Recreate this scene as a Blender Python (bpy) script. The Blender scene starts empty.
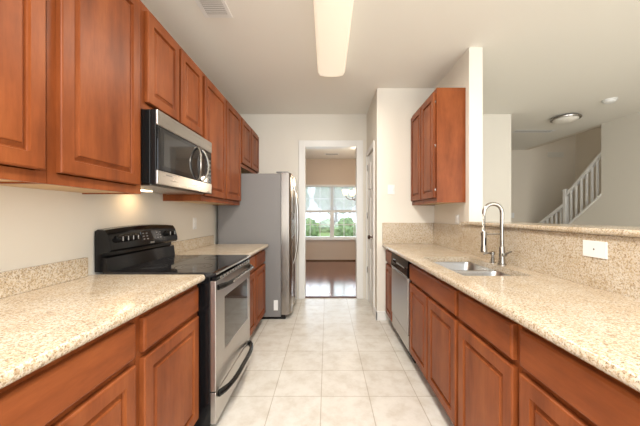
import bpy, bmesh, math, random
from mathutils import Vector, Matrix
random.seed(7)
C = bpy.context.scene.collection
SC = bpy.context.scene
PI = math.pi

# ---------------------------------------------------------------- camera, world, lights, exposure
F, VX, VY = 288.0, 327.0, 215.0          # focal length in pixels, vanishing point
H = 1.256
cam_d = bpy.data.cameras.new('camera')
cam_d.sensor_fit = 'HORIZONTAL'; cam_d.sensor_width = 36.0
cam_d.lens = 36.0 * F / 640.0
cam_d.shift_x = -(VX - 320.0) / 640.0
cam_d.shift_y = (VY - 213.0) / 640.0
cam_d.clip_start = 0.02
cam = bpy.data.objects.new('camera', cam_d); C.objects.link(cam)
cam.location = (0, 0, H); cam.rotation_euler = (PI / 2, 0, 0)
SC.camera = cam

SC.view_settings.view_transform = 'Standard'
SC.view_settings.look = 'None'
SC.view_settings.gamma = 1.0
SC.view_settings.use_curve_mapping = False
SC.view_settings.exposure = 0.27

w = bpy.data.worlds.new('sky'); SC.world = w; w.use_nodes = True
bg = w.node_tree.nodes['Background']
bg.inputs['Color'].default_value = (0.80, 0.90, 1.0, 1)
bg.inputs['Strength'].default_value = 1.9

def area(name, loc, rot, sx, sy, power, col):
    l = bpy.data.lights.new(name, 'AREA'); l.shape = 'RECTANGLE'; l.size = sx; l.size_y = sy
    l.energy = power; l.color = col
    o = bpy.data.objects.new(name, l); C.objects.link(o); o.location = loc; o.rotation_euler = rot
    return o
# daylight entering through the wide glazed openings behind the camera and through the dining room window
DAY = (0.92, 0.96, 1.0)
area('daylight_kitchen', (0.1, -2.25, 1.55), (PI / 2, 0, 0), 2.3, 2.1, 47, DAY)
area('near_fill_light', (0.0, -0.45, 2.70), (0, 0, 0), .45, .45, 80, (1.0, .95, .90))  # unseen light without a fixture, added to brighten the near cabinets
area('daylight_living', (3.2, -2.25, 1.55), (PI / 2, 0, 0), 2.2, 2.1, 66, (1.0, .94, .87))
area('daylight_dining', (0.1, 8.25, 1.35), (-PI / 2, 0, 0), 1.8, 1.5, 36, (0.82, 0.91, 1.0))

def point(name, loc, r, power, col):
    l = bpy.data.lights.new(name, 'POINT'); l.shadow_soft_size = r; l.energy = power; l.color = col
    o = bpy.data.objects.new(name, l); C.objects.link(o); o.location = loc
    return o
point('chandelier_light', (.66, 6.1, 1.95), .12, 26, (1.0, .84, .66))
area('stairwell_fill_light', (5.25, 5.0, 5.1), (0, 0, 0), .9, 2.0, 7, (1.0, .95, .88))  # unseen light added at the stairwell top to lift the hall walls

# ---------------------------------------------------------------- materials
def mat(name, col=(0.8, 0.8, 0.8), rough=0.5, metal=0.0, spec=0.5, emit=None, estr=0.0):
    m = bpy.data.materials.new(name); m.use_nodes = True
    b = m.node_tree.nodes['Principled BSDF']
    b.inputs['Base Color'].default_value = (*col, 1)
    b.inputs['Roughness'].default_value = rough
    b.inputs['Metallic'].default_value = metal
    b.inputs['Specular IOR Level'].default_value = spec
    if emit:
        b.inputs['Emission Color'].default_value = (*emit, 1)
        b.inputs['Emission Strength'].default_value = estr
    return m

def nodes(m):
    return m.node_tree.nodes, m.node_tree.links, m.node_tree.nodes['Principled BSDF']

def coords(m, scale=(1, 1, 1), loc=(0, 0, 0)):
    n, l, b = nodes(m)
    g = n.new('ShaderNodeNewGeometry'); mp = n.new('ShaderNodeMapping')
    l.new(g.outputs['Position'], mp.inputs['Vector'])
    mp.inputs['Scale'].default_value = scale; mp.inputs['Location'].default_value = loc
    return mp.outputs['Vector']

def noise(m, vec, scale, detail=3, rough=0.55):
    n, l, b = nodes(m)
    t = n.new('ShaderNodeTexNoise'); l.new(vec, t.inputs['Vector'])
    t.inputs['Scale'].default_value = scale; t.inputs['Detail'].default_value = detail
    t.inputs['Roughness'].default_value = rough
    return t.outputs['Fac']

def ramp(m, fac, stops):
    n, l, b = nodes(m)
    r = n.new('ShaderNodeValToRGB'); l.new(fac, r.inputs['Fac'])
    e = r.color_ramp.elements
    e[0].position = stops[0][0]; e[0].color = (*stops[0][1], 1)
    e[1].position = stops[-1][0]; e[1].color = (*stops[-1][1], 1)
    for p, c in stops[1:-1]:
        x = e.new(p); x.color = (*c, 1)
    return r.outputs['Color']

def mix(m, fac, a, b_, mode='MIX'):
    n, l, b = nodes(m)
    x = n.new('ShaderNodeMix'); x.data_type = 'RGBA'; x.blend_type = mode
    if isinstance(fac, float): x.inputs[0].default_value = fac
    else: l.new(fac, x.inputs[0])
    for s, v in ((6, a), (7, b_)):
        if isinstance(v, tuple): x.inputs[s].default_value = (*v, 1)
        else: l.new(v, x.inputs[s])
    return x.outputs[2]

def bump(m, h, strength=0.2, dist=0.002):
    n, l, b = nodes(m)
    x = n.new('ShaderNodeBump'); x.inputs['Strength'].default_value = strength; x.inputs['Distance'].default_value = dist
    l.new(h, x.inputs['Height']); l.new(x.outputs['Normal'], b.inputs['Normal'])

def wood(name, scale, tint=1.0):
    m = mat(name, rough=0.40, spec=0.18)
    n, l, b = nodes(m)
    v = coords(m, scale)
    a = noise(m, v, 1.3, 4, 0.55)
    f = noise(m, v, 14.0, 3, 0.6)
    big = noise(m, coords(m, (1, 1, 1)), 6.0, 2)
    t = tint
    c1 = ramp(m, a, [(0.25, (0.15 * t, 0.037 * t, 0.0105 * t)), (0.5, (0.25 * t, 0.067 * t, 0.019 * t)), (0.78, (0.34 * t, 0.105 * t, 0.032 * t))])
    c2 = ramp(m, f, [(0.35, (0.88, 0.86, 0.84)), (0.6, (1, 1, 1))])
    c3 = ramp(m, big, [(0.3, (0.84, 0.82, 0.80)), (0.7, (1.06, 1.06, 1.06))])
    c = mix(m, 0.7, c1, c2, 'MULTIPLY'); c = mix(m, 0.8, c, c3, 'MULTIPLY')
    l.new(c, b.inputs['Base Color'])
    return m

M = {}
M['wood_v'] = wood('cherry_vertical_grain', (7, 7, 1.2))
M['wood_h'] = wood('cherry_horizontal_grain', (7, 1.2, 7))
M['wood_under'] = wood('maple_underside', (5, 1.0, 9))
n_, l_, b_ = nodes(M['wood_under'])
l_.remove(b_.inputs['Base Color'].links[0]); b_.inputs['Base Color'].default_value = (0.62, 0.42, 0.22, 1)
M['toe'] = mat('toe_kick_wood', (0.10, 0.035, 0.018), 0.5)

def granite(name):
    m = mat(name, rough=0.16, spec=0.5)
    n, l, b = nodes(m)
    v = coords(m)
    big = noise(m, v, 9, 3)
    mid = noise(m, v, 115, 3, 0.75)
    fine = noise(m, v, 190, 2, 0.6)
    vo = n.new('ShaderNodeTexVoronoi'); l.new(v, vo.inputs['Vector']); vo.inputs['Scale'].default_value = 120
    base = ramp(m, big, [(0.3, (0.57, 0.49, 0.385)), (0.7, (0.64, 0.59, 0.51))])
    sp = ramp(m, mid, [(0.30, (0.42, 0.27, 0.13)), (0.43, (0.87, 0.75, 0.56)), (0.53, (1, 0.98, 0.94)), (0.72, (1.22, 1.22, 1.22))])
    c = mix(m, 0.85, base, sp, 'MULTIPLY')
    fr = ramp(m, fine, [(0.34, (0.25, 0.19, 0.15)), (0.44, (1, 1, 1))])
    c = mix(m, 0.75, c, fr, 'MULTIPLY')
    vr = ramp(m, vo.outputs['Color'], [(0.10, (0.45, 0.33, 0.22)), (0.24, (1, 1, 1))])
    c = mix(m, 0.55, c, vr, 'MULTIPLY')
    l.new(c, b.inputs['Base Color'])
    return m
M['granite'] = granite('speckled_beige_granite')

def paint(name, col, rough=0.6, b=0.12):
    m = mat(name, col, rough, spec=0.3)
    v = coords(m); h = noise(m, v, 140, 2)
    bump(m, h, b, 0.001)
    return m
M['wall'] = paint('cream_wall_paint', (0.80, 0.76, 0.675))
M['wall_tan'] = paint('tan_wall_paint', (0.66, 0.55, 0.45))
M['wall_hall'] = paint('taupe_wall_paint', (0.80, 0.73, 0.62))
M['ceiling'] = paint('ceiling_paint', (0.87, 0.84, 0.77), 0.8, 0.5)
M['white'] = mat('white_trim_paint', (0.84, 0.83, 0.80), 0.35)
M['white_plastic'] = mat('white_plastic', (0.86, 0.86, 0.84), 0.35)
M['grey_plastic'] = mat('grey_plastic', (0.25, 0.24, 0.23), 0.4)

def tile():
    m = mat('floor_tile', rough=0.30, spec=0.4)
    n, l, b = nodes(m)
    T = 0.3315
    v = coords(m, (1, 1, 1), (0.04, -1.995, 0))
    br = n.new('ShaderNodeTexBrick'); l.new(v, br.inputs['Vector'])
    br.offset = 0.0; br.squash = 1.0
    br.inputs['Scale'].default_value = 1.0
    br.inputs['Brick Width'].default_value = T; br.inputs['Row Height'].default_value = T
    br.inputs['Mortar Size'].default_value = 0.003; br.inputs['Mortar Smooth'].default_value = 0.2
    br.inputs['Color1'].default_value = (0.72, 0.69, 0.63, 1); br.inputs['Color2'].default_value = (0.77, 0.75, 0.70, 1)
    br.inputs['Mortar'].default_value = (0.50, 0.45, 0.37, 1)
    big = noise(m, v, 7, 5, 0.65)
    c = mix(m, 0.9, br.outputs['Color'], ramp(m, big, [(0.3, (0.80, 0.76, 0.70)), (0.55, (1, 1, 1)), (0.75, (1.08, 1.08, 1.07))]), 'MULTIPLY')
    l.new(c, b.inputs['Base Color'])
    inv = n.new('ShaderNodeMath'); inv.operation = 'SUBTRACT'; inv.inputs[0].default_value = 1.0
    l.new(br.outputs['Fac'], inv.inputs[1]); bump(m, inv.outputs[0], 0.4, 0.002)
    return m
M['tile'] = tile()

def plank():
    m = mat('dark_wood_floor', rough=0.14, spec=0.5)
    n, l, b = nodes(m)
    v = coords(m)
    rot = n.new('ShaderNodeMapping'); rot.inputs['Rotation'].default_value = (0, 0, PI / 2); l.new(v, rot.inputs['Vector'])
    br = n.new('ShaderNodeTexBrick'); l.new(rot.outputs[0], br.inputs['Vector'])
    br.inputs['Scale'].default_value = 1.0; br.inputs['Brick Width'].default_value = 1.1; br.inputs['Row Height'].default_value = 0.083
    br.inputs['Mortar Size'].default_value = 0.0015
    br.inputs['Color1'].default_value = (0.13, 0.040, 0.018, 1); br.inputs['Color2'].default_value = (0.23, 0.080, 0.034, 1)
    br.inputs['Mortar'].default_value = (0.05, 0.02, 0.012, 1)
    st = noise(m, coords(m, (30, 2, 1)), 3, 3)
    c = mix(m, 0.8, br.outputs['Color'], ramp(m, st, [(0.3, (0.7, 0.7, 0.7)), (0.7, (1.15, 1.15, 1.15))]), 'MULTIPLY')
    l.new(c, b.inputs['Base Color'])
    return m
M['plank'] = plank()

def brushed(name, col, rough, axis_scale, spec=0.5):
    m = mat(name, col, rough, 1.0)
    n, l, b = nodes(m)
    f = noise(m, coords(m, axis_scale), 4, 3)
    mr = n.new('ShaderNodeMapRange'); l.new(f, mr.inputs[0]); mr.inputs[3].default_value = rough - 0.01; mr.inputs[4].default_value = rough + 0.03
    l.new(mr.outputs[0], b.inputs['Roughness'])
    return m
M['steel'] = brushed('brushed_stainless_steel', (0.52, 0.49, 0.455), 0.27, (60, 1, 60))
M['steel_v'] = brushed('brushed_stainless_vertical', (0.50, 0.475, 0.45), 0.30, (60, 60, 1))
M['sink'] = brushed('sink_steel', (0.50, 0.50, 0.49), 0.27, (50, 3, 50))
M['chrome'] = mat('brushed_nickel', (0.42, 0.40, 0.37), 0.26, 1.0)
M['black'] = mat('black_enamel', (0.006, 0.006, 0.0065), 0.12, spec=0.35)
M['black_matte'] = mat('black_plastic', (0.008, 0.008, 0.008), 0.25, spec=0.3)
M['black_glass'] = mat('black_glass', (0.010, 0.010, 0.012), 0.05, spec=0.6)
M['steel_dark_reflection'] = brushed('stainless_dark_reflection', (0.33, 0.30, 0.27), 0.22, (60, 60, 1))  # fridge door steel, its dark reflection put into the base colour
M['oven_glass'] = mat('smoked_oven_glass', (0.030, 0.028, 0.026), 0.05, spec=1.0)
M['fridge_side'] = paint('grey_textured_steel_paint', (0.22, 0.212, 0.208), 0.42, 0.25)
M['ring'] = mat('burner_ring_print', (0.08, 0.08, 0.08), 0.2)
M['lens'] = mat('lit_acrylic_lens', (0.55, 0.50, 0.42), 0.5, emit=(1.0, 0.84, 0.63), estr=0.55)
M['frosted'] = mat('frosted_glass_dome', (0.80, 0.76, 0.68), 0.35)
M['shade_lit'] = mat('lit_amber_glass_shade', (0.95, 0.85, 0.65), 0.4, emit=(1.0, 0.72, 0.38), estr=2.5)
M['bulb'] = mat('lit_bulb_cover', (1, 0.9, 0.7), 0.4, emit=(1.0, 0.75, 0.45), estr=8)
M['bronze'] = mat('bronze_metal', (0.10, 0.055, 0.03), 0.35, 0.8)
M['blind'] = mat('white_blind_slats', (0.72, 0.75, 0.77), 0.5)
M['duct'] = mat('dark_duct', (0.42, 0.39, 0.35), 0.8)
M['grass'] = paint('lawn_grass', (0.22, 0.36, 0.10), 0.9)
M['road'] = paint('pale_concrete', (0.72, 0.70, 0.66), 0.9)
M['bark'] = paint('tree_bark', (0.12, 0.08, 0.05), 0.9)
def leafm(name, c):
    m = mat(name, c, 0.8)
    n, l, b = nodes(m)
    f = noise(m, coords(m), 5, 4, 0.7)
    l.new(ramp(m, f, [(0.35, tuple(x * 0.4 for x in c)), (0.6, tuple(min(1, x * 1.4) for x in c))]), b.inputs['Base Color'])
    return m
M['leaf'] = leafm('tree_foliage', (0.16, 0.30, 0.10))
M['leaf2'] = leafm('shrub_foliage', (0.24, 0.34, 0.16))
gm = mat('window_glass', (1, 1, 1), 0.0); gn, gl, gb = nodes(gm)
tr = gn.new('ShaderNodeBsdfTransparent'); gs = gn.new('ShaderNodeBsdfGlossy'); gs.inputs['Roughness'].default_value = 0.02
mx = gn.new('ShaderNodeMixShader'); mx.inputs[0].default_value = 0.06
gl.new(tr.outputs[0], mx.inputs[1]); gl.new(gs.outputs[0], mx.inputs[2]); gl.new(mx.outputs[0], gn['Material Output'].inputs['Surface'])
M['glass'] = gm

# ---------------------------------------------------------------- mesh helpers (all coordinates are world metres)
class MB:
    def __init__(s): s.bm = bmesh.new()
    def box(s, x0, x1, y0, y1, z0, z1, bev=0.0, seg=2, rot=None, piv=None):
        r = bmesh.ops.create_cube(s.bm, size=1.0)
        vs = r['verts']
        for v in vs:
            v.co = Vector(((x0 + x1) / 2 + v.co.x * (x1 - x0), (y0 + y1) / 2 + v.co.y * (y1 - y0), (z0 + z1) / 2 + v.co.z * (z1 - z0)))
        if bev > 0:
            es = list({e for v in vs for e in v.link_edges})
            rr = bmesh.ops.bevel(s.bm, geom=es, offset=bev, segments=seg, affect='EDGES', profile=0.5)
            vs = rr['verts']
        if rot is not None:
            p = Vector(piv or ((x0 + x1) / 2, (y0 + y1) / 2, (z0 + z1) / 2))
            for v in set(vs): v.co = p + rot @ (v.co - p)
        return s
    def loft(s, rings, cap0=True, cap1=True, closed=True):
        vr = [[s.bm.verts.new(Vector(p)) for p in r] for r in rings]
        for a, b in zip(vr, vr[1:]):
            n = len(a)
            for i in range(n if closed else n - 1):
                j = (i + 1) % n
                try: s.bm.faces.new((a[i], a[j], b[j], b[i]))
                except ValueError: pass
        if cap0: s.bm.faces.new(vr[0][::-1])
        if cap1: s.bm.faces.new(vr[-1])
        return s
    def prism(s, pts, axis, a, b):
        """extrude a 2-D outline along axis ('x','y','z') from a to b"""
        def P(p, t):
            return {'x': (t, p[0], p[1]), 'y': (p[0], t, p[1]), 'z': (p[0], p[1], t)}[axis]
        return s.loft([[P(p, a) for p in pts], [P(p, b) for p in pts]])
    def tube(s, path, r, seg=12, cap=True):
        path = [Vector(p) for p in path]
        rings = []
        up = None
        for i, p in enumerate(path):
            t = (path[min(i + 1, len(path) - 1)] - path[max(i - 1, 0)]).normalized()
            if up is None:
                up = t.orthogonal().normalized()
            up = (up - t * up.dot(t)).normalized()
            sd = t.cross(up)
            rr = r[i] if isinstance(r, (list, tuple)) else r
            rings.append([p + (up * math.cos(2 * PI * k / seg) + sd * math.sin(2 * PI * k / seg)) * rr for k in range(seg)])
        return s.loft(rings, cap, cap)
    def cyl(s, p0, p1, r0, r1=None, seg=20):
        return s.tube([p0, p1], [r0, r0 if r1 is None else r1], seg)
    def lathe(s, prof, c, axis='z', seg=28, cap0=True, cap1=True):
        """prof: (radius, height) along axis from the centre c"""
        c = Vector(c)
        rings = []
        for r, h in prof:
            ring = []
            for k in range(seg):
                a = 2 * PI * k / seg; u, v = r * math.cos(a), r * math.sin(a)
                ring.append(c + Vector({'z': (u, v, h), 'x': (h, u, v), 'y': (u, h, v)}[axis]))
            rings.append(ring)
        return s.loft(rings, cap0, cap1)
    def build(s, name, m, parent=None, smooth=False):
        bmesh.ops.recalc_face_normals(s.bm, faces=s.bm.faces)
        me = bpy.data.meshes.new(name)
        off = Vector((0, 0, 0)); p = parent
        while p is not None: off = off + p.location; p = p.parent
        if parent is None:
            zs = [v.co for v in s.bm.verts]
            off = Vector((sum(v.x for v in zs) / len(zs), sum(v.y for v in zs) / len(zs), min(v.z for v in zs)))
        for v in s.bm.verts: v.co -= off
        s.bm.to_mesh(me); s.bm.free()
        me.materials.append(m if not isinstance(m, str) else M[m])
        if smooth:
            for f in me.polygons: f.use_smooth = True
            try: me.set_sharp_from_angle(angle=math.radians(35))
            except Exception: pass
        o = bpy.data.objects.new(name, me); C.objects.link(o)
        if parent is None: o.location = off
        else: o.parent = parent
        return o

def tag(o, label, cat=None, group=None, kind=None):
    if label: o['label'] = label
    if cat: o['category'] = cat
    if group: o['group'] = group
    if kind: o['kind'] = kind
    return o
def thing(name, label, cat, loc, group=None):
    o = bpy.data.objects.new(name, None); C.objects.link(o); o.location = loc
    o.empty_display_size = 0.1
    return tag(o, label, cat, group)
def struct(name, mb, m, label=None):
    o = mb.build(name, m); o['kind'] = 'structure'
    if label: o['label'] = label
    return o

CEIL = 2.77
XL, XR, XR2, YB, YW = -1.355, 1.283, 1.405, 4.33, 3.44     # walls of the galley
XP = 0.597                                                  # pantry wall plane
REAR = -2.2

# ---------------------------------------------------------------- structure
m = MB(); m.box(XL - .12, 5.9, REAR - .1, YB + 0.06, -0.06, 0); m.box(2.77, 5.9, YB + .06, 6.82, -0.06, 0)
struct('floor', m, 'tile', 'cream square floor tiles running down the galley')
m = MB(); m.box(-2.1, 2.65, YB + 0.06, 7.95, -0.06, 0.0)
struct('floor_dining', m, 'plank', 'glossy dark wood floor beyond the doorway')
m = MB(); m.box(-.36, .475, YB + .03, YB + .09, 0.0, 0.012, .004)
struct('trim_1', m, M['toe'])
m = MB(); m.box(XL - .12, 4.57, REAR - .1, YB + 0.06, CEIL, CEIL + .06); m.box(2.65, 4.57, YB + .06, 6.82, CEIL, CEIL + .06)
struct('ceiling', m, 'ceiling', 'textured off-white ceiling')
m = MB(); m.box(-2.1, 2.65, YB + 0.06, 8.02, CEIL + .02, CEIL + .08)
struct('ceiling_dining', m, 'ceiling')
m = MB(); m.box(XL - .12, XL, REAR - .1, YB, 0, CEIL)
struct('wall_left', m, 'wall', 'cream wall behind the left counter')
DX0, DX1, DZ = -.34, .455, 2.29
m = MB(); m.box(XL - .12, DX0, YB, YB + .12, 0, CEIL); m.box(DX0, DX1, YB, YB + .12, DZ, CEIL); m.box(DX1, 2.77, YB, YB + .12, 0, CEIL)
struct('wall_back', m, 'wall', 'cream end wall with the doorway')
m = MB(); m.box(XP, XR2, YW, YW + .1, 0, CEIL); m.box(XP, XP + .1, YW + .1, 3.66, 0, CEIL)
m.box(XP, XP + .1, 3.66, 4.27, 2.13, CEIL); m.box(XP, XP + .1, 4.27, YB, 0, CEIL)
struct('wall_pantry', m, 'wall', 'cream wall at the end of the sink counter')
m = MB(); m.box(XR, XR2, 2.60, YW, 0, CEIL)
struct('wall_right', m, 'wall', 'cream wall stub carrying the right wall cabinet')
m = MB(); m.box(XR, XR2, 0.0, 2.60, 0, 1.163)
struct('wall_half', m, 'wall', 'half wall behind the sink counter')
m = MB(); m.box(2.65, 2.77, YB + .12, 6.7, 0, CEIL)
struct('wall_hall_side', m, 'wall')
m = MB(); m.box(2.65, 5.9, 6.7, 6.82, 0, 5.2)
struct('wall_hall', m, 'wall_hall', 'taupe wall at the end of the hall')
# lit living-room wall with the sloping part below the stair rail
SY = 4.80
sl = lambda y: 1.575 - .80 * (y - SY)
m = MB(); m.box(4.57, 4.69, REAR - .1, SY, 0, 5.2)
m.prism([(SY, 0), (6.70, 0), (6.70, sl(6.70)), (SY, sl(SY))], 'x', 4.57, 4.69)
struct('wall_living', m, 'wall', 'cream living room wall with the sloping section under the stairs')
m = MB(); m.box(4.57, 4.69, SY, 6.70, CEIL, 5.2)
struct('wall_header', m, 'wall_hall')
m = MB(); m.box(5.78, 5.9, 3.0, 6.7, 0, 5.2)
struct('wall_stairwell', m, 'wall_hall')
m = MB(); m.box(4.69, 5.78, 3.0, 3.1, 0, 5.2)
struct('wall_stairwell_end', m, 'wall_hall')
m = MB(); m.box(4.57, 5.9, 3.0, 6.82, 5.2, 5.26)
struct('ceiling_stairwell', m, 'ceiling')
# rear wall (behind the camera) with two large glazed openings
m = MB()
m.box(XL - .12, -1.05, REAR - .12, REAR, 0, CEIL); m.box(-1.05, 1.25, REAR - .12, REAR, 2.6, CEIL); m.box(1.25, 2.1, REAR - .12, REAR, 0, CEIL)
m.box(-1.05, 1.25, REAR - .12, REAR, 0, .45); m.box(2.1, 4.3, REAR - .12, REAR, 0, .45)
m.box(2.1, 4.3, REAR - .12, REAR, 2.6, CEIL); m.box(4.3, 4.69, REAR - .12, REAR, 0, CEIL)
struct('wall_rear', m, 'wall')
# dining shell
WX0, WX1, WZ0, WZ1 = -.80, 1.08, .60, 2.09
m = MB(); m.box(-2.1, WX0, 7.9, 8.02, 0, CEIL + .02); m.box(WX1, 2.65, 7.9, 8.02, 0, CEIL + .02)
m.box(WX0, WX1, 7.9, 8.02, 0, WZ0); m.box(WX0, WX1, 7.9, 8.02, WZ1, CEIL + .02)
struct('wall_dining', m, 'wall_tan', 'tan dining room wall under the window')
m = MB(); m.box(-2.1, -2.0, YB + .12, 7.9, 0, CEIL + .02)
struct('wall_dining_left', m, 'wall_tan')
m = MB(); m.box(2.55, 2.65, YB + .12, 7.9, 0, CEIL + .02)
struct('wall_dining_right', m, 'wall_tan')

# casing of the doorway
m = MB(); cw = .085
m.box(DX0 - cw, DX0 + .012, YB - .018, YB, 0, DZ + cw, .004)
m.box(DX1 - .012, DX1 + cw, YB - .018, YB, 0, DZ + cw, .004)
m.box(DX0 + .012, DX1 - .012, YB - .018, YB, DZ - .012, DZ + cw, .004)
m.box(DX0 - .012 + .012, DX0 + .012, YB, YB + .13, 0.012, DZ); m.box(DX1 - .012, DX1, YB, YB + .13, 0.012, DZ); m.box(DX0 + .012, DX1 - .012, YB, YB + .13, DZ - .012, DZ)
struct('trim_2', m, 'white', 'white casing around the doorway')
# baseboards
m = MB()
m.prism([(XP - .014, 0), (XP, 0), (XP, .115), (XP - .006, .115), (XP - .014, .095)], 'y', YW - .014, 3.60)
m.box(XP - .014, .70, YW - .014, YW, 0, .11, .003)
struct('baseboard_right', m, 'white', 'white baseboard on the pantry wall corner')
m = MB(); m.box(-2.0, 2.55, 7.885, 7.9, 0, .03, .002)
struct('baseboard_back', m, M['bronze'])
# pantry door (closed, in the pantry wall)
d1 = thing('door_1', 'white panelled pantry door right of the doorway', None, (XP, 3.96, 0)); d1['kind'] = 'structure'
m = MB(); dy0, dy1 = 3.665, 4.265
m.box(XP + .014, XP + .05, dy0, dy1, 0.008, 2.12)
for z0, z1 in ((.2, .78), (.92, 1.5), (1.62, 2.0)):
    for y0, y1 in ((dy0 + .09, 3.925), (4.005, dy1 - .09)):
        m.box(XP + .004, XP + .02, y0, y1, z0, z1, .007)
m.box(XP + .008, XP + .02, dy0, dy0 + .09 - .01, .008, 2.12); m.box(XP + .008, XP + .02, dy1 - .08, dy1, .008, 2.12)
m.build('door_panel', 'white', d1)
m = MB()
m.lathe([(.028, 0), (.028, -.006), (.010, -.010), (.010, -.035), (.024, -.042), (.029, -.055), (.022, -.068), (.004, -.072)], (XP + .008, dy0 + .12, .965), 'x')
m.build('door_knob', 'bronze', d1, True)
for z in (.45, 1.25, 1.95):
    m = MB(); m.box(XP - .006, XP + .006, dy1 - .015, dy1 + .002, z - .045, z + .045, .003); m.build('hinge', 'chrome', d1)
m = MB()
m.box(XP - .016, XP, 3.60, 3.668, 0, 2.13 + .06, .004); m.box(XP - .016, XP, 4.262, YB - .02, 0, 2.19, .004); m.box(XP - .016, XP, 3.668, 4.262, 2.122, 2.19, .004)
struct('trim_3', m, 'white', 'white casing of the pantry door')
# dining window
w1 = thing('window_1', 'double dining room window with blinds half raised', None, ((WX0 + WX1) / 2, 7.9, WZ0)); w1['kind'] = 'structure'
m = MB()
mc = .137
for a, b in ((WX0, WX0 + .06), (mc - .055, mc + .055), (WX1 - .06, WX1)):
    m.box(a, b, 7.90, 8.0, WZ0, WZ1, .004)
for z0, z1 in ((WZ0, WZ0 + .06), (1.32, 1.38), (WZ1 - .06, WZ1)):
    m.box(WX0 + .06, mc - .055, 7.91, 7.99, z0, z1, .004); m.box(mc + .055, WX1 - .06, 7.91, 7.99, z0, z1, .004)
m.build('window_frame', 'white', w1)
m = MB()
for a, b in ((WX0 + .06, mc - .055), (mc + .055, WX1 - .06)):
    for k in (1, 2):
        x = a + (b - a) * k / 3
        m.box(x - .009, x + .009, 7.935, 7.955, WZ0 + .06, 1.32); m.box(x - .009, x + .009, 7.935, 7.955, 1.38, WZ1 - .06)
    m.box(a, b, 7.937, 7.953, .98, .998); m.box(a, b, 7.937, 7.953, 1.70, 1.718)
m.build('muntin_grid', 'white', w1)
m = MB()
for a, b in ((WX0 + .06, mc - .055), (mc + .055, WX1 - .06)):
    m.box(a, b, 7.96, 7.964, WZ0 + .06, WZ1 - .06)
m.build('pane', 'glass', w1)
m = MB(); m.box(WX0 - .06, WX1 + .06, 7.84, 7.9, WZ0 - .03, WZ0, .005); m.build('window_sill', 'white', w1)
for a, b in ((WX0 + .01, mc - .01), (mc + .01, WX1 - .01)):
    bl = thing('window_blind', 'left raised white slatted blind in the dining window' if a < 0 else 'right raised white slatted blind in the dining window, behind the chandelier', 'blind', ((a + b) / 2, 7.88, 1.36), 'blinds in the dining room window')
    m = MB()
    z = 1.40
    R_ = Matrix.Rotation(math.radians(40), 3, 'X')
    while z < 2.03:
        m.box(a, b, 7.862, 7.892, z - .0008, z + .0008, rot=R_); z += .026
    m.build('slats', 'blind', bl)
    m = MB(); m.box(a, b, 7.858, 7.896, 2.035, 2.085, .003); m.build('head_rail', 'white', bl)
    m = MB(); m.box(a, b, 7.862, 7.892, 1.335, 1.385, .003); m.build('bottom_rail', 'white', bl)

# ---------------------------------------------------------------- kitchen cabinets
def rect_ring(xf, y0, y1, z0, z1, ins, x):
    return [(x, y0 + ins, z0 + ins), (x, y1 - ins, z0 + ins), (x, y1 - ins, z1 - ins), (x, y0 + ins, z1 - ins)]
def panel_door(xf, sgn, y0, y1, z0, z1, fw=.055):
    """raised panel door; xf is the front plane, sgn the direction the front faces (+1 = +X)"""
    m = MB()
    prof = [(0, -.024), (0, -.005), (.002, -.002), (.006, 0), (fw, 0), (fw + .0015, -.009), (fw + .004, -.014), (fw + .009, -.014), (fw + .024, -.0065), (fw + .0255, -.002), (fw + .029, -.001)]
    m.loft([rect_ring(xf, y0, y1, z0, z1, i, xf + sgn * d) for i, d in prof])
    return m
def slab_front(xf, sgn, y0, y1, z0, z1):
    m = MB()
    prof = [(0, -.024), (0, -.007), (.003, -.003), (.009, 0), (.012, 0)]
    m.loft([rect_ring(xf, y0, y1, z0, z1, i, xf + sgn * d) for i, d in prof])
    return m

def base_cabinet(label, sgn, xf, xb, y0, y1, doors, drawers, group, pool=False):
    """sgn: direction the front faces"""
    t = thing('base_cabinet', label, 'cabinet', ((xf + xb) / 2, (y0 + y1) / 2, 0), group)
    fr = xf - sgn * .025                       # face frame plane
    fb = fr - sgn * .018
    X = lambda a, b: (min(a, b), max(a, b))
    y0 += .001; y1 -= .001
    m = MB(); zt = .875
    m.box(*X(fb, xb), y0, y0 + .016, .10, zt); m.box(*X(fb, xb), y1 - .016, y1, .10, zt)
    m.box(*X(fb, xb), y0 + .016, y1 - .016, .10, .116)
    m.box(*X(xb, xb + sgn * .010), y0 + .016, y1 - .016, .116, zt)
    m.build('carcass', 'wood_v', t)
    m = MB()
    m.box(*X(fb, fr), y0, y0 + .038, .10, zt); m.box(*X(fb, fr), y1 - .038, y1, .10, zt)
    for z0, z1 in ((.10, .135), (.675, .725), (.835, zt)):
        m.box(*X(fb, fr), y0 + .038, y1 - .038, z0, z1)
    for a, b in zip(doors, doors[1:]):
        c = (a[1] + b[0]) / 2; m.box(*X(fb, fr), c - .02, c + .02, .135, .675)
    m.build('face_frame', 'wood_v', t)
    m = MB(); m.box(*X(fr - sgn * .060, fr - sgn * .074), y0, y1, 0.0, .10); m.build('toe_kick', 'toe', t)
    for i, (a, b) in enumerate(doors):
        d = panel_door(xf, sgn, a, b, .112, .688).build('door', 'wood_v', t)
        e = b if i == 0 and len(doors) == 1 else (a if i == 0 else b)
    for a, b in drawers:
        slab_front(xf, sgn, a, b, .714, .848).build('drawer_front' if not pool else 'false_drawer_front', 'wood_h', t)
    return t

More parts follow.
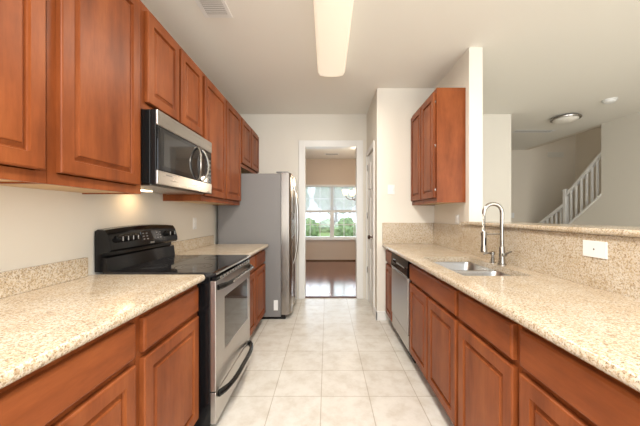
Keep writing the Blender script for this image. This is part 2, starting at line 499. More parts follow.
FL, FR = -.720, .688
BL, BR = XL + .003, 1.260
GL, GR = 'base cabinets under the left counters', 'base cabinets under the sink counter'
base_cabinet('cherry base cabinet nearest on the left, wide drawer cut off by the picture edge', 1, FL, BL, .20, 1.115, [(.225, .648), (.664, 1.090)], [(.225, 1.090)], GL)
base_cabinet('cherry base cabinet with one drawer and one door just before the range', 1, FL, BL, 1.115, 1.653, [(1.140, 1.622)], [(1.140, 1.622)], GL)
base_cabinet('cherry base cabinet between the range and the refrigerator', 1, FL, BL, 2.411, 3.395, [(2.435, 2.905), (2.925, 3.37)], [(2.435, 2.905), (2.925, 3.37)], GL)
base_cabinet('narrow cherry base cabinet at the far end beyond the dishwasher', -1, FR, BR, 3.05, 3.415, [(3.07, 3.39)], [(3.07, 3.39)], GR)
base_cabinet('cherry sink base cabinet with two doors beside the dishwasher', -1, FR, BR, 1.525, 2.43, [(1.548, 1.972), (1.992, 2.408)], [(1.548, 2.408)], GR, True)
base_cabinet('cherry base cabinet with one drawer and one door just nearer than the sink', -1, FR, BR, 1.05, 1.525, [(1.072, 1.515)], [(1.076, 1.515)], GR)
base_cabinet('cherry base cabinet nearest on the right, wide drawer cut off by the picture edge', -1, FR, BR, .12, 1.05, [(.145, .580), (.600, 1.035)], [(.145, 1.035)], GR)

def wall_cabinet(label, sgn, xf, xb, y0, y1, z0, z1, doors, group, light_under=True):
    t = thing('wall_cabinet', label, 'cabinet', ((xf + xb) / 2, (y0 + y1) / 2, z0), group)
    fr = xf - sgn * .025; fb = fr - sgn * .018
    X = lambda a, b: (min(a, b), max(a, b))
    y0 += .001; y1 -= .001
    m = MB()
    m.box(*X(fb, xb), y0, y0 + .016, z0, z1); m.box(*X(fb, xb), y1 - .016, y1, z0, z1)
    m.box(*X(fb, xb), y0 + .016, y1 - .016, z1 - .016, z1)
    m.box(*X(xb, xb + sgn * .010), y0 + .016, y1 - .016, z0 + .02, z1 - .016)
    m.build('carcass', 'wood_v', t)
    m = MB(); m.box(*X(fb, xb), y0 + .016, y1 - .016, z0 + .006, z0 + .02); m.build('underside', 'wood_under', t)
    m = MB()
    m.box(*X(fb, fr), y0, y0 + .04, z0, z1); m.box(*X(fb, fr), y1 - .04, y1, z0, z1)
    m.box(*X(fb, fr), y0 + .04, y1 - .04, z0, z0 + .042); m.box(*X(fb, fr), y0 + .04, y1 - .04, z1 - .045, z1)
    for a, b in zip(doors, doors[1:]):
        c = (a[1] + b[0]) / 2; m.box(*X(fb, fr), c - .02, c + .02, z0 + .042, z1 - .045)
    m.build('face_frame', 'wood_v', t)
    for i, (a, b) in enumerate(doors):
        d = panel_door(xf, sgn, a, b, z0 + .046, z1 - .036).build('door', 'wood_v', t)
        e = a if (i == 0) else b
        for z in ((z0 + .12, (z0 + z1) / 2, z1 - .12) if sgn < 0 else ()):
            m = MB(); m.box(*X(fr + sgn * .0005, fr + sgn * .011), e - .005 if e == a else e + .0005, e - .0005 if e == a else e + .005, z - .011, z + .011, .001); m.build('hinge', 'chrome', d)
    return t
UL, UR = -1.015, .992
Z0, Z1 = 1.372, 2.452
GU = 'wall cabinets along the left wall'
wall_cabinet('cherry wall cabinet nearest on the left, cut off by the picture edge', 1, UL, XL, .18, 1.068, Z0, Z1, [(.205, .61), (.632, 1.043)], GU)
wall_cabinet('tall single-door cherry wall cabinet immediately before the microwave', 1, UL, XL, 1.068, 1.610, Z0, Z1, [(1.103, 1.568)], GU)
wall_cabinet('short two-door cherry wall cabinet above the microwave', 1, UL, XL, 1.610, 2.378, 1.853, Z1, [(1.638, 1.985), (2.012, 2.352)], GU)
wall_cabinet('tall two-door cherry wall cabinet between the microwave and the refrigerator', 1, UL, XL, 2.378, 3.43, Z0, Z1, [(2.405, 2.895), (2.92, 3.405)], GU)
wall_cabinet('short two-door cherry wall cabinet above the refrigerator', 1, UL, XL, 3.43, 4.325, 1.84, Z1, [(3.455, 3.86), (3.885, 4.30)], GU)
wall_cabinet('two-door cherry wall cabinet on the right wall beyond the sink', -1, UR, XR, 2.665, YW - .002, 1.372, 2.435, [(2.69, 3.04), (3.06, 3.415)], None)

# ---------------------------------------------------------------- counters
def edge_profile(xe, sgn, xin, z0=.876, z1=.914):
    """bullnose front edge at xe, body to xin; sgn=+1 when the edge faces +X"""
    r = (z1 - z0) / 2; zc = (z0 + z1) / 2
    pts = [(xin, z0)]
    for k in range(7):
        a = -PI / 2 + PI * k / 6
        pts.append((xe - sgn * r * .8 + sgn * r * .8 * math.cos(a), zc + r * math.sin(a)))
    pts.append((xin, z1))
    return pts
def counter(label, sgn, xe, xw, y0, y1):
    t = thing('countertop', label, 'countertop', ((xe + xw) / 2, (y0 + y1) / 2, .876))
    m = MB(); m.prism(edge_profile(xe, sgn, xw), 'y', y0, y1); m.build('slab', 'granite', t, True)
    return t
XE = -.700
c1 = counter('speckled beige granite countertop left of the range, nearest the viewer', 1, XE, XL + .001, .15, 1.656)
m = MB(); m.box(XL + .001, XL + .021, .15, 1.610, .914, 1.020, .003); m.build('backsplash', 'granite', c1)
c2 = counter('speckled beige granite countertop between range and refrigerator', 1, XE + .008, XL + .001, 2.409, 3.40)
m = MB(); m.box(XL + .001, XL + .021, 2.409, 3.40, .914, 1.020, .003); m.build('backsplash', 'granite', c2)

XS = 1.263
SX0, SX1, SY0, SY1, SD = .770, 1.155, 1.62, 2.34, 1.97
c3 = thing('countertop', 'long speckled granite countertop holding the sink', 'countertop', (.96, 1.8, .876))
m = MB()
XRE = .658
m.prism(edge_profile(XRE, -1, SX0), 'y', .08, YW - .001)
m.box(SX1, XS + .019, .08, YW - .001, .876, .914)
m.box(SX0, SX1, .08, SY0, .876, .914); m.box(SX0, SX1, SY1, YW - .001, .876, .914)
m.build('slab', 'granite', c3, True)
m = MB(); m.box(XS, XS + .0195, .08, YW - .001, .9145, 1.163); m.build('backsplash', 'granite', c3)
m = MB(); m.box(.660, XS, YW - .0205, YW - .001, .9145, 1.163, .002); m.build('end_backsplash', 'granite', c3)
bt = MB(); pr = []
bt.prism([(1.245, 1.166)] + [(1.250 - .014 * math.cos(a), 1.181 - .015 * math.sin(a)) for a in [PI * .4 - PI * .8 * k / 6 for k in range(7)]][::1] + [(1.245, 1.196), (1.56, 1.196), (1.56, 1.166)], 'y', .05, 2.597)
bar = bt.build('bar_top', 'granite', None, True); tag(bar, 'raised granite bar ledge on the half wall behind the sink', 'ledge')
m = MB(); m.box(1.236, XR - .0015, 2.597, 2.66, 1.166, 1.196, .003)
e_ = m.build('ledge_return', 'granite', bar)

# sink: two undermount bowls
sk = thing('sink', 'double-bowl undermount stainless steel sink', 'sink', ((SX0 + SX1) / 2, SD, .70))
for y0, y1 in ((SY0 + .004, SD - .012), (SD + .012, SY1 - .004)):
    m = MB()
    def rr(ins, z, r):
        x0, x1, a, b = SX0 - .006 + ins, SX1 + .006 - ins, y0 + ins, y1 - ins
        pts = []
        for cx, cy, s0 in ((x1 - r, b - r, 0), (x0 + r, b - r, 1), (x0 + r, a + r, 2), (x1 - r, a + r, 3)):
            for k in range(6):
                an = (s0 + k / 5) * PI / 2; pts.append((cx + r * math.cos(an), cy + r * math.sin(an), z))
        return pts
    m.loft([rr(-.010, .8745, .05), rr(0, .8745, .05), rr(.004, .86, .05), rr(.012, .74, .05), rr(.03, .715, .05), rr(.06, .708, .05), rr(.12, .706, .03)], False, True)
    bw = m.build('bowl', 'sink', sk, True)
    m = MB(); m.lathe([(.042, .002), (.042, .004), (.030, .005), (.026, .001)], ((SX0 + SX1) / 2, (y0 + y1) / 2, .707)); m.build('drain', 'chrome', bw, True)
m = MB(); m.box(SX0 + .004, SX1 - .004, SD - .0115, SD + .0115, .75, .873, .004); m.build('divider', 'sink', sk)

# faucet with spring spout
fx, fy = 1.200, 1.975
t = thing('faucet', 'tall brushed nickel gooseneck kitchen faucet with pull-down sprayer behind the sink', 'faucet', (fx, fy, .914))
m = MB(); m.lathe([(.028, 0), (.028, .006), (.022, .010), (.019, .05), (.019, .12), (.016, .125)], (fx, fy, .9142)); m.build('base', 'chrome', t, True)
R_ = .062
arc = [(fx, fy, 1.03), (fx, fy, 1.15), (fx, fy, 1.27)] + [(fx - R_ + R_ * math.cos(a), fy - .0, 1.27 + R_ * math.sin(a)) for a in [PI * k / 12 for k in range(1, 12)]]
m = MB(); m.tube(arc + [(fx - 2 * R_, fy, 1.262)], .0130, 14); m.build('gooseneck', 'chrome', t, True)
m = MB()
hose = []
for k in range(0, 160):
    a = k * PI / 4; z = 1.255 - (1.255 - 1.145) * k / 159
    hose.append((fx - 2 * R_ + .009 * math.cos(a), fy + .009 * math.sin(a), z))
m.tube(hose, .0018, 5); m.cyl((fx - 2 * R_, fy, 1.262), (fx - 2 * R_, fy, 1.14), .0065)
m.build('spring_hose', 'chrome', t, True)
m = MB(); m.lathe([(.013, .145), (.017, .13), (.017, .05), (.021, .02), (.021, .004), (.017, .0)], (fx - 2 * R_, fy, 1.0)); sp = m.build('spray_head', 'chrome', t, True)
m = MB(); m.box(fx - 2 * R_ - .004, fx - 2 * R_ + .006, fy - .020, fy - .015, 1.05, 1.10, .002); m.build('spray_button', 'black_matte', sp)
m = MB(); m.cyl((fx, fy, 1.125), (fx - 2 * R_ + .016, fy, 1.125), .005); m.lathe([(.0145, -.012), (.020, -.012), (.020, .012), (.0145, .012)], (fx - 2 * R_, fy, 1.125), 'z', 24, False, False); m.build('dock_arm', 'chrome', t, True)
m = MB(); m.cyl((fx, fy - .018, .985), (fx, fy - .036, .985), .014); m.tube([(fx, fy - .036, .985), (fx + .005, fy - .05, 1.0), (fx + .01, fy - .085, 1.015)], [.008, .007, .006]); m.build('lever', 'chrome', t, True)
sd = thing('soap_dispenser', 'small nickel soap dispenser pump beside the faucet', 'soap dispenser', (1.185, 2.06, .914))
m = MB(); m.lathe([(.022, 0), (.022, .005), (.013, .008), (.013, .035), (.009, .038), (.009, .055), (.016, .058), (.016, .078), (.006, .082)], (1.185, 2.06, .9142)); m.build('pump_body', 'chrome', sd, True)
m = MB(); m.tube([(1.185, 2.06, .982), (1.145, 2.06, .985), (1.12, 2.06, .975)], [.007, .006, .005]); m.build('spout', 'chrome', sd, True)

# ---------------------------------------------------------------- range
RY0, RY1 = 1.664, 2.402
RX = -.642                                     # oven door front
t = thing('range', 'freestanding electric range with black glass top and stainless oven door', 'range', (-1.0, 2.05, 0))
m = MB(); m.box(XL + .02, RX - .035, RY0, RY1, .03, .895, .003)
for y in (RY0 + .04, RY1 - .04):
    m.cyl((RX - .09, y, 0.0), (RX - .09, y, .03), .018); m.cyl((XL + .08, y, 0.0), (XL + .08, y, .03), .018)
m.build('body', 'black', t)
m = MB(); m.prism([(XL + .06, .896), (RX - .012, .896), (RX + .002, .902), (RX + .004, .912), (RX - .004, .921), (RX - .02, .924), (XL + .06, .924)], 'y', RY0 - .001, RY1 + .001)
ct = m.build('cooktop', 'black_glass', t)
for i, (x, y, r) in enumerate(((-.86, 1.86, .115), (-.86, 2.24, .09), (-1.12, 1.86, .08), (-1.12, 2.24, .105))):
    m = MB()
    m.lathe([(r - .0035, 0), (r, 0), (r, .0004), (r - .0035, .0004)], (x, y, .9242), 'z', 48, False, False)
    m.lathe([(r * .62 - .002, 0), (r * .62, 0), (r * .62, .0004), (r * .62 - .002, .0004)], (x, y, .9242), 'z', 48, False, False)
    m.build('burner_ring', 'ring', ct)
m = MB(); m.tube([(RX + .003, RY0 + .002, .914), (RX + .003, RY1 - .002, .914)], .0045, 8); m.build('front_trim', 'steel', ct)
# control backguard
m = MB()
top = lambda y: 1.172 + .016 * (1 - ((y - 2.046) / .378) ** 2)
rings = []
for k in range(15):
    y = RY0 + (RY1 - RY0) * k / 14; zt = top(y)
    rings.append([(XL + .012, y, .924), (XL + .012, y, zt - .01), (XL + .03, y, zt), (XL + .070, y, zt - .004), (XL + .088, y, zt - .03), (XL + .108, y, 1.075), (XL + .108, y, 1.052), (XL + .096, y, 1.040), (XL + .056, y, 1.036), (XL + .056, y, 1.012), (XL + .078, y, 1.004), (XL + .088, y, .924)])
m.loft(rings)
bgd = m.build('backguard', 'black', t, True)
def on_panel(z): # x on the sloped control face
    f = (z - 1.075) / (1.150 - 1.075); return XL + .108 - f * .018
for y in (1.735, 1.782, 1.829, 1.876, 2.258, 2.325):
    z = 1.113; x = on_panel(z)
    m = MB(); m.lathe([(.025, 0), (.025, .004), (.020, .007), (.0175, .026), (.014, .028)], (x, y, z), 'x', 20)
    k = m.build('knob', 'black_matte', bgd, True)
    m = MB(); m.box(x + .026, x + .0295, y - .003, y + .003, z - .012, z + .014, .001); m.build('knob_pointer', 'steel', k)
m = MB(); m.box(on_panel(1.115) - .003, on_panel(1.115) + .004, 1.945, 2.18, 1.078, 1.146, .003, rot=Matrix.Rotation(-.235, 3, 'Y')); dp = m.build('display_panel', 'black_glass', bgd)
for j in range(3):
    for i in (0, 1, 4, 5):
        y = 1.965 + i * .039; z = 1.092 + j * .019
        m = MB(); m.box(on_panel(z) + .0045, on_panel(z) + .006, y - .009, y + .009, z - .0035, z + .0035, .001); m.build('button', 'grey_plastic', dp)
m = MB(); m.box(on_panel(1.062) + .0, XL + .1095, 2.035, 2.075, 1.058, 1.068, .001); m.build('maker_badge', 'steel', bgd)
# oven door
m = MB()
oz0, oz1 = .232, .872
wy0, wy1, wz0, wz1 = 1.81, 2.345, .415, .745
m.box(RX - .034, RX, RY0, wy0, oz0, oz1, .004); m.box(RX - .034, RX, wy1, RY1, oz0, oz1, .004)
m.box(RX - .033, RX - .0005, wy0 - .004, wy1 + .004, oz0, wz0, .002); m.box(RX - .033, RX - .0005, wy0 - .004, wy1 + .004, wz1, oz1, .002)
od = m.build('oven_door', 'steel_v', t)
m = MB(); m.box(RX - .030, RX - .004, wy0, wy1, wz0, wz1); m.build('oven_window', 'oven_glass', od)
m = MB(); m.box(RX - .030, RX + .003, RY0 + .01, RY1 - .01, oz1 + .001, .893, .003); vt = m.build('vent_strip', 'black_matte', t)
m = MB()
for k in range(12):
    y = RY0 + .06 + k * .055; m.box(RX - .0, RX + .0045, y, y + .036, .877, .888, .001)
m.build('vent_slots', 'steel', vt)
# curved handles
def bow_handle(y0, y1, z, x0, out, r, flat=1.0):
    m = MB(); path = []
    for k in range(17):
        u = k / 16; path.append((x0 + out * (1 - (2 * u - 1) ** 4), y0 + (y1 - y0) * u, z + .01 * math.sin(PI * u)))
    m.tube(path, [r * (1.25 if (k < 2 or k > 14) else 1) for k in range(17)], 12)
    return m
hm = bow_handle(RY0 + .02, RY1 - .01, .832, RX + .004, .048, .013); h1 = hm.build('oven_handle', 'black_matte', od, True)
m = MB(); m.box(RX + .058, RX + .066, RY0 + .13, RY1 - .13, .836, .848, .003); m.build('handle_inlay', 'steel', h1)
m = MB(); m.box(RX - .034, RX, RY0, RY1, .045, .226, .005); dr = m.build('storage_drawer', 'steel_v', t)
bow_handle(RY0 + .03, RY1 - .03, .205, RX + .004, .055, .015).build('drawer_handle', 'black_matte', dr, True)

# ---------------------------------------------------------------- microwave
MY0, MY1, MZ0, MZ1, MX = 1.613, 2.375, 1.428, 1.850, -.955
t = thing('microwave', 'over-the-range stainless microwave with curved handle under the short cabinet', 'microwave', (-1.15, 2.02, MZ0))
m = MB(); m.box(XL + .002, MX - .036, MY0, MY1, MZ0 + .006, MZ1, .003); m.build('housing', 'black_matte', t)
m = MB(); m.box(MX - .035, MX - .004, MY0, MY1, MZ0, MZ1, .003); fcp = m.build('front_frame', 'black_matte', t)
m = MB(); m.box(MX - .006, MX + .006, MY0, MY1, 1.764, MZ1, .004); m.build('top_band', 'steel', t)
m = MB(); m.box(MX - .006, MX + .006, MY0, MY1, MZ0 + .002, 1.510, .004); bb = m.build('bottom_band', 'steel', t)
m = MB(); m.box(MX + .006, MX + .007, 1.70, 1.765, 1.487, 1.495); m.build('maker_badge', 'grey_plastic', bb)
m = MB(); m.box(MX - .004, MX + .002, MY0 + .012, 2.255, 1.512, 1.762, .003); dm = m.build('door_window', 'black_glass', t)
m = MB(); m.box(MX + .002, MX + .0028, MY0 + .07, 2.04, 1.540, 1.735); m.build('window_screen', 'oven_glass', dm)
m = MB(); m.box(MX - .004, MX + .002, 2.257, MY1 - .002, 1.512, 1.762, .003); cp = m.build('control_panel', 'black_glass', t)
for j in range(5):
    for i in range(3):
        m = MB(); m.box(MX + .002, MX + .003, 2.285 + i * .026, 2.30 + i * .026, 1.55 + j * .034, 1.565 + j * .034); m.build('button', 'grey_plastic', cp)
m = MB()
for sgn, yc in ((-1, 2.105), (1, 2.205)):
    path = []
    for k in range(15):
        u = k / 14; s = math.sin(PI * u)
        path.append((MX + .004 + .036 * s ** .6, yc + sgn * (-.012 + .030 * s) , 1.510 + .24 * u))
    m.tube(path, .0085, 10)
m.build('handle', 'chrome', t, True)
m = MB(); m.box(XL + .05, MX - .05, MY0 + .03, MY1 - .03, MZ0 - .004, MZ0 + .0055, .002); bp = m.build('underside_panel', 'steel', t)
m = MB(); m.box(XL + .07, XL + .12, 1.92, 2.04, MZ0 - .008, MZ0 - .0045, .001); m.build('task_light', 'bulb', bp)
area('microwave_task_lamp', (XL + .10, 1.96, MZ0 - .015), (0, 0, 0), .05, .12, .28, (1.0, .62, .28))

# ---------------------------------------------------------------- refrigerator
FY0, FY1, FXB, FXF, FZ = 3.462, 4.30, -.555, -.450, 1.765
t = thing('refrigerator', 'tall side-by-side stainless refrigerator with grey side panel', 'refrigerator', (-.9, 3.88, 0))
m = MB(); m.box(XL + .045, FXB, FY0, FY1, .03, FZ - .01, .006); m.build('cabinet', 'fridge_side', t)
m = MB(); m.box(XL + .06, FXB + .055, FY0 + .01, FY1 - .01, 0.0, .045, .004); m.build('base_grille', 'black_matte', t)
ysp = FY0 + .36
def fdoor(y0, y1):
    m = MB(); pts = []
    for k in range(9):
        u = k / 8; pts.append((FXF + .018 * (1 - (2 * u - 1) ** 2) - (.008 if k in (0, 8) else 0), y0 + (y1 - y0) * u))
    m.prism([(FXB + .006, y0), *pts, (FXB + .006, y1)], 'z', .055, FZ)
    return m
da = fdoor(FY0, ysp - .003).build('freezer_door', 'steel_dark_reflection', t, True)
db = fdoor(ysp + .003, FY1).build('fridge_door', 'steel_dark_reflection', t, True)
m = MB(); m.box(FXF + .000, FXF + .014, 3.545, 3.745, .98, 1.30, .004); dpn = m.build('water_dispenser', 'black_matte', da)
m = MB(); m.box(FXF + .010, FXF + .018, 3.56, 3.73, 1.20, 1.28, .003); m.build('dispenser_controls', 'grey_plastic', dpn)
m = MB(); m.box(FXF + .010, FXF + .022, 3.56, 3.73, .985, 1.0, .003); m.build('drip_tray', 'grey_plastic', dpn)
for y, par in ((ysp - .035, da), (ysp + .040, db)):
    m = MB(); path = []
    for k in range(17):
        u = k / 16; path.append((FXF + .004 + .062 * math.sin(PI * u) ** .55, y, .62 + 1.02 * u))
    m.tube(path, .012, 10); m.build('handle', 'chrome', par, True)
for y in (FY0 + .05, FY1 - .05):
    m = MB(); m.box(FXB - .06, FXF - .015, y - .03, y + .03, FZ - .006 + .008, FZ + .018, .005); m.build('hinge_cover', 'grey_plastic', t)
m = MB(); m.box(-.640, -.590, FY0 - .002, FY0, .11, .232, .0005); m.build('paper_sticker', 'white_plastic', t)['label'] = 'small white paper sticker low on the grey side'

# ---------------------------------------------------------------- dishwasher
WY0, WY1, WF = 2.434, 3.046, .682
t = thing('dishwasher', 'stainless dishwasher with black control strip between sink base and end cabinet', 'dishwasher', (.95, 2.74, 0))
m = MB(); m.box(WF + .03, BR - .02, WY0 + .004, WY1 - .004, .06, .868); m.cyl((.8, WY0 + .1, 0), (.8, WY0 + .1, .06), .015); m.cyl((.8, WY1 - .1, 0), (.8, WY1 - .1, .06), .015); m.cyl((1.15, WY1 - .1, 0), (1.15, WY1 - .1, .06), .015); m.build('tub', 'black_matte', t)
m = MB(); m.box(WF, WF + .029, WY0 + .003, WY1 - .003, .238, .715, .006); m.build('door_panel', 'steel_v', t)
m = MB(); m.prism([(WF + .029, .720), (WF + .001, .720), (WF - .006, .735), (WF - .003, .80), (WF + .004, .866), (WF + .029, .868)], 'y', WY0 + .003, WY1 - .003); cp = m.build('control_strip', 'black', t)
for k in range(7):
    y = WY0 + .10 + k * .04; m = MB(); m.box(WF - .006, WF - .002, y, y + .022, .785, .797, .001); m.build('button', 'grey_plastic', cp)
m = MB(); m.box(WF - .006, WF + .002, WY0 + .40, WY0 + .53, .775, .81, .003); m.build('latch', 'black_glass', cp)
m = MB(); m.box(WF + .006, WF + .020, WY0 + .003, WY1 - .003, .105, .230, .003); m.build('lower_panel', 'steel_v', t)
m = MB(); m.box(WF + .06, WF + .07, WY0 + .003, WY1 - .003, .0, .10); m.build('toe_panel', 'black_matte', t)

# ---------------------------------------------------------------- plates and vents
def plate_x(x, sgn, y, z, w, h, name, label, cat, kind):
    """cover plate on a wall of constant X, facing sgn"""
    t = thing(name, label, cat, (x, y, z))
    X = lambda a, b: (min(a, b), max(a, b))
    m = MB(); m.box(*X(x, x + sgn * .006), y - w / 2, y + w / 2, z - h / 2, z + h / 2, .0025); m.build('cover_plate', 'white_plastic', t)
    if kind == 'switch':
        m = MB(); m.box(*X(x + sgn * .006, x + sgn * .012), y - .008, y + .008, z - .014, z + .014, .002); m.build('toggle', 'white_plastic', t)
    if kind == 'blank':
        m = MB(); m.lathe([(.0035, 0), (.0035, sgn * .002), (.001, sgn * .0025)], (x + sgn * .006, y, z), 'x', 12); m.build('screw', 'chrome', t)
    if kind == 'outlet':
        for d in (-.02, .02):
            m = MB(); m.box(*X(x + sgn * .006, x + sgn * .0085), y - .016, y + .016, z + d - .014, z + d + .014, .003); m.build('receptacle', 'white', t)
    return t
plate_x(XS, -1, 1.356, 1.095, .122, .078, 'outlet_plate', 'white horizontal cover plate on granite backsplash near the right edge', 'wall plate', 'blank')
plate_x(XR - .001, -1, 2.83, 1.215, .075, .09, 'wall_outlet', 'white outlet on the wall under the right wall cabinet', 'outlet', 'outlet')
plate_x(XL, 1, 2.945, 1.17, .072, .118, 'wall_outlet', 'cream outlet on the left wall above the counter beyond the range', 'outlet', 'outlet')
t = thing('light_switch', 'white double light switch on wall left of the right wall cabinet', 'light switch', (.766, YW, 1.56))
m = MB(); m.box(.724, .808, YW - .006, YW - .0005, 1.503, 1.617, .0025); m.build('cover_plate', 'white_plastic', t)
for x in (.745, .787):
    m = MB(); m.box(x - .007, x + .007, YW - .013, YW - .006, 1.545, 1.573, .002); m.build('toggle', 'white_plastic', t)
t = thing('light_switch', 'pale switch plate on the hall wall seen just over the bar ledge', 'light switch', (4.36, 6.7, 1.25))
m = MB(); m.box(4.27, 4.35, 6.693, 6.6995, 1.19, 1.31, .002); m.build('cover_plate', 'white_plastic', t)
m = MB(); m.box(4.30, 4.32, 6.686, 6.693, 1.235, 1.265, .002); m.build('toggle', 'white_plastic', t)
# reflection high on the hall wall, built as a slatted plate
t = thing('wall_reflection', 'small pale reflection shaped as a slatted plate high on the dark hall wall', 'vent', (5.3, 6.7, 2.7))
m = MB(); m.box(5.13, 5.50, 6.69, 6.6995, 2.60, 2.72, .003); m.build('frame', 'wall', t)
m = MB()
for k in range(5): m.box(5.15, 5.48, 6.684, 6.69, 2.613 + k * .021, 2.623 + k * .021)
m.build('slats', 'wall', t)

def ceiling_vent(x0, x1, y0, y1, label, along='y', n=6, open_part=None, z=CEIL):
    t = thing('ceiling_vent', label, 'vent', ((x0 + x1) / 2, (y0 + y1) / 2, z))
    b = .028
    m = MB()
    m.box(x0, x0 + b, y0, y1, z - .008, z - .0005, .002); m.box(x1 - b, x1, y0, y1, z - .008, z - .0005, .002)
    m.box(x0 + b, x1 - b, y0, y0 + b, z - .008, z - .0005, .002); m.box(x0 + b, x1 - b, y1 - b, y1, z - .008, z - .0005, .002)
    m.build('frame', 'white', t)
    m = MB(); m.box(x0 + b, x1 - b, y0 + b, y1 - b, z - .0018, z - .0006); m.build('backing', 'duct', t)
    m = MB(); k = 0
    R = Matrix.Rotation(math.radians(35), 3, 'X' if along == 'x' else 'Y')
    lo, hi = ((y0 + b, y1 - b) if along == 'x' else (x0 + b, x1 - b))
    c = lo + .008
    while c < hi - .006:
        if along == 'x': m.box(x0 + b, x1 - b, c - .0085, c + .0085, z - .010, z - .0088, rot=Matrix.Rotation(math.radians(12), 3, 'X'))
        else: m.box(c - .0085, c + .0085, y0 + b, y1 - b, z - .010, z - .0088, rot=Matrix.Rotation(math.radians(12), 3, 'Y'))
        c += .0185
    m.build('louvers', 'white', t)
    return t
ceiling_vent(-.93, -.72, 1.85, 2.20, 'square white ceiling vent above the left cabinets, cut off at the top', 'x')
ceiling_vent(3.36, 4.08, 5.12, 5.27, 'long narrow ceiling vent near the living room ceiling light', 'x')
ceiling_vent(-.06, .30, 7.15, 7.35, 'ceiling vent in the dining room seen through the doorway', 'x', z=CEIL + .02)

# ---------------------------------------------------------------- ceiling lights
LY0, LY1, LX = 1.78, 2.99, .045
t = thing('ceiling_light', 'long lit rectangular fluorescent ceiling light with white wraparound lens', 'ceiling light', (LX, 2.38, CEIL))
m = MB(); pts = [(LX - .140, CEIL - .02), (LX - .138, CEIL - .05), (LX - .118, CEIL - .082), (LX - .07, CEIL - .096), (LX, CEIL - .10), (LX + .07, CEIL - .096), (LX + .118, CEIL - .082), (LX + .138, CEIL - .05), (LX + .140, CEIL - .02)]
def sc_(f, dz): return [(LX + (p[0] - LX) * f, p[1] + dz * (CEIL - .02 - p[1])) for p in pts]
rg = []
for y, f, dz in ((LY0, .93, .35), (LY0 + .02, .98, .12), (LY0 + .05, 1, 0), (LY1 - .05, 1, 0), (LY1 - .02, .98, .12), (LY1, .93, .35)):
    rg.append([(p[0], y, p[1]) for p in sc_(f, dz)])
m.loft(rg); m.build('lens', 'lens', t, True)
m = MB(); m.box(LX - .13, LX + .13, LY0 + .01, LY1 - .01, CEIL - .02, CEIL - .0005, .002); m.build('housing', 'white', t)
area('fluorescent_lamp', (LX, 2.385, CEIL - .112), (0, 0, 0), .24, 1.15, 20, (1.0, .91, .78))

t = thing('flush_ceiling_light', 'round flush ceiling light with nickel rim and frosted dome in the living room', 'ceiling light', (3.66, 4.42, CEIL))
m = MB(); m.lathe([(.12, -.0005), (.15, -.012), (.185, -.02), (.195, -.032), (.192, -.045), (.162, -.05)], (3.66, 4.42, CEIL), 'z', 40); m.build('rim', 'chrome', t, True)
m = MB(); m.lathe([(.160, -.05), (.155, -.065), (.13, -.085), (.09, -.10), (.04, -.107), (.005, -.108)], (3.66, 4.42, CEIL), 'z', 40); m.build('dome', 'frosted', t, True)
t = thing('smoke_detector', 'small round white smoke detector on the living room ceiling', 'smoke detector', (3.71, 3.78, CEIL))
m = MB(); m.lathe([(.078, -.0005), (.080, -.012), (.076, -.016)], (3.71, 3.78, CEIL)); m.build('base', 'white_plastic', t, True)
m = MB(); m.lathe([(.066, -.016), (.064, -.032), (.050, -.042), (.01, -.044)], (3.71, 3.78, CEIL)); m.build('cover', 'white_plastic', t, True)

# chandelier in the dining room
cx, cy = .66, 6.1
t = thing('chandelier', 'bronze chandelier with lit amber glass shades beyond the doorway', 'chandelier', (cx, cy, 1.6))
m = MB(); m.lathe([(.01, 0), (.03, .02), (.018, .06), (.03, .12), (.015, .2), (.010, .45), (.008, .46)], (cx, cy, 1.56)); m.build('column', 'bronze', t, True)
m = MB(); m.cyl((cx, cy, 2.0), (cx, cy, CEIL), .006); m.lathe([(.06, .019), (.055, .0), (.01, -.02)], (cx, cy, CEIL)); m.build('rod', 'bronze', t, True)
for k in range(5):
    a = PI + k * 2 * PI / 5 + .1; dx, dyy = math.cos(a), math.sin(a)
    P = lambda r, z: (cx + dx * r, cy + dyy * r, z)
    m = MB(); m.tube([P(.02, 1.66), P(.08, 1.59), P(.16, 1.575), P(.24, 1.61), P(.27, 1.67)], .008, 8); ar = m.build('arm', 'bronze', t, True)
    m = MB(); m.lathe([(.028, 0), (.045, .02), (.060, .06), (.078, .11), (.075, .11), (.056, .06), (.040, .02)], P(.27, 1.675), 'z', 20, True, False); m.build('glass_shade', 'shade_lit', ar, True)

# ---------------------------------------------------------------- stairs and railing
t = thing('staircase', 'carpeted stair flight rising behind the living room wall', 'stairs', (5.2, 5.6, 0))
m = MB(); pr = [(6.62, 0)]
y, z = 6.62, 0.0
k = 0
while y > 3.3:
    z += .19; pr.append((y, z)); y -= .2375; pr.append((y, z)); k += 1
pr += [(y, 0)]
m.prism(pr, 'x', 4.70, 5.77); m.build('steps', mat('beige_carpet', (.5, .45, .38), .95), t)
rl = thing('stair_railing', 'white painted stair railing with newel post rising to the right', 'railing', (4.63, 5.5, 1.2))
def bary(y): return sl(y)
ru = lambda y: 2.35 - .90 * (y - SY)
rlw = lambda y: 1.50 - .60 * (y - 5.58)
m = MB(); m.prism([(SY + .0, sl(SY)), (6.68, sl(6.68)), (6.68, sl(6.68) + .035), (SY, sl(SY) + .035)], 'x', 4.555, 4.70); m.build('stringer_cap', 'white', rl)
m = MB(); m.prism([(SY + .005, ru(SY) - .06), (5.55, ru(5.55) - .06), (5.55, ru(5.55)), (SY + .005, ru(SY))], 'x', 4.60, 4.66); m.build('handrail', 'white', rl)
m = MB(); m.prism([(5.61, rlw(5.61) - .06), (6.62, rlw(6.62) - .06), (6.62, rlw(6.62)), (5.61, rlw(5.61))], 'x', 4.60, 4.66); m.build('handrail', 'white', rl)
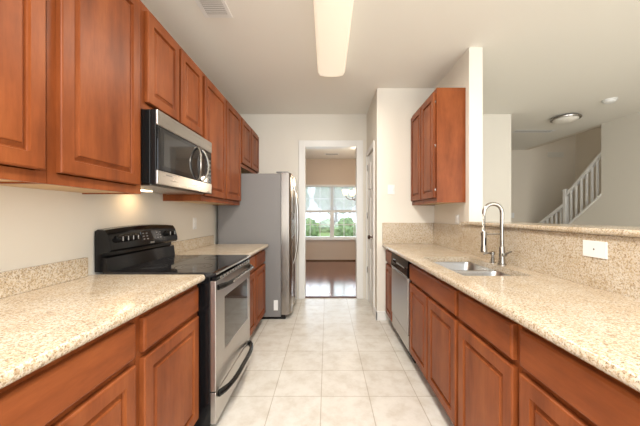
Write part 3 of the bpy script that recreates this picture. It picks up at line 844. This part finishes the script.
for y in (4.83, 4.93, 5.03, 5.13, 5.24, 5.35, 5.46):
    m = MB(); m.box(4.616, 4.644, y - .014, y + .014, sl(y) + .02, ru(y) - .04); m.build('baluster', 'white', rl)
for k in range(9):
    y = 5.70 + k * .115
    if y > 6.55: break
    m = MB(); m.box(4.616, 4.644, y - .014, y + .014, sl(y) + .02, rlw(y) - .04); m.build('baluster', 'white', rl)
for y, zt in ((5.58, 1.76), (6.64, 1.02)):
    m = MB(); m.box(4.592, 4.668, y - .034, y + .034, sl(y) + .03, zt - .04, .004); m.box(4.582, 4.678, y - .042, y + .042, zt - .04, zt - .02, .004); m.box(4.598, 4.662, y - .028, y + .028, zt - .02, zt, .006); m.build('newel_post', 'white', rl)

# ---------------------------------------------------------------- outside the dining window
m = MB(); m.box(-30, 30, 8.6, 60, -.35, -.30)
o = m.build('ground_lawn', 'grass'); o['kind'] = 'structure'; o['label'] = 'green lawn outside the dining window'
m = MB(); m.box(-30, 30, 14.0, 19.0, -.30, -.285)
o = m.build('ground_road', 'road'); o['kind'] = 'structure'; o['label'] = 'pale road outside the dining window'
def blob(m, c, r, n=3):
    bm2 = bmesh.new(); bmesh.ops.create_icosphere(bm2, subdivisions=n, radius=1.0)
    ph = random.random() * 10
    vs = {}
    for v in bm2.verts:
        d = v.co.normalized(); q = 1 + .16 * math.sin(5 * d.x + ph) * math.cos(6 * d.y + ph) + .10 * math.sin(11 * d.z + 7 * d.x + ph) + random.uniform(-.07, .07)
        vs[v.index] = m.bm.verts.new(Vector(c) + Vector((d.x * r[0] * q, d.y * r[1] * q, d.z * r[2] * q)))
    for f in bm2.faces: m.bm.faces.new([vs[v.index] for v in f.verts])
    bm2.free()
TL = ['broad green tree outside at the left of the dining window', 'dark leafy tree outside behind the middle post of the window', 'green tree outside at the right of the dining window', 'distant tree far behind the road at left', 'distant tree far behind the road at right']
for i, (x, y, h, r) in enumerate(((-3.9, 27, 6.0, 2.0), (.9, 30, 7.5, 1.9), (5.6, 27, 5.6, 2.0), (-9, 38, 9, 5.0), (9.5, 38, 9, 5.0))):
    t = thing('tree', TL[i], 'tree', (x, y, -.3), 'trees outside the dining window')
    m = MB(); m.tube([(x, y, -.3), (x + .05, y, 1.2), (x, y, h * .5)], [.24, .18, .10], 10); m.build('trunk', 'bark', t, True)
    m = MB()
    for q in range(7):
        a = q * 2.4; blob(m, (x + math.cos(a) * r * .5, y + math.sin(a) * r * .5, h * .42 + (q % 4) * h * .15), (r * .6, r * .6, h * .22))
    m.build('crown', 'leaf', t)
SLb = ['rounded shrub outside at the left of the dining window', 'rounded bright green shrub outside right of the window post', 'low shrub outside near the right window edge', 'low dark shrub outside left of the window post']
for i, (x, y, r) in enumerate(((-1.5, 21, .75), (1.35, 21, .8), (3.7, 22, .8), (-.05, 26, .7))):
    m = MB(); blob(m, (x, y, r * .75 - .35), (r, r, r)); blob(m, (x + r * .5, y + .2, r * .5 - .3), (r * .7, r * .7, r * .7))
    o = m.build('shrub', 'leaf2'); tag(o, SLb[i], 'shrub', 'shrubs outside the dining window')
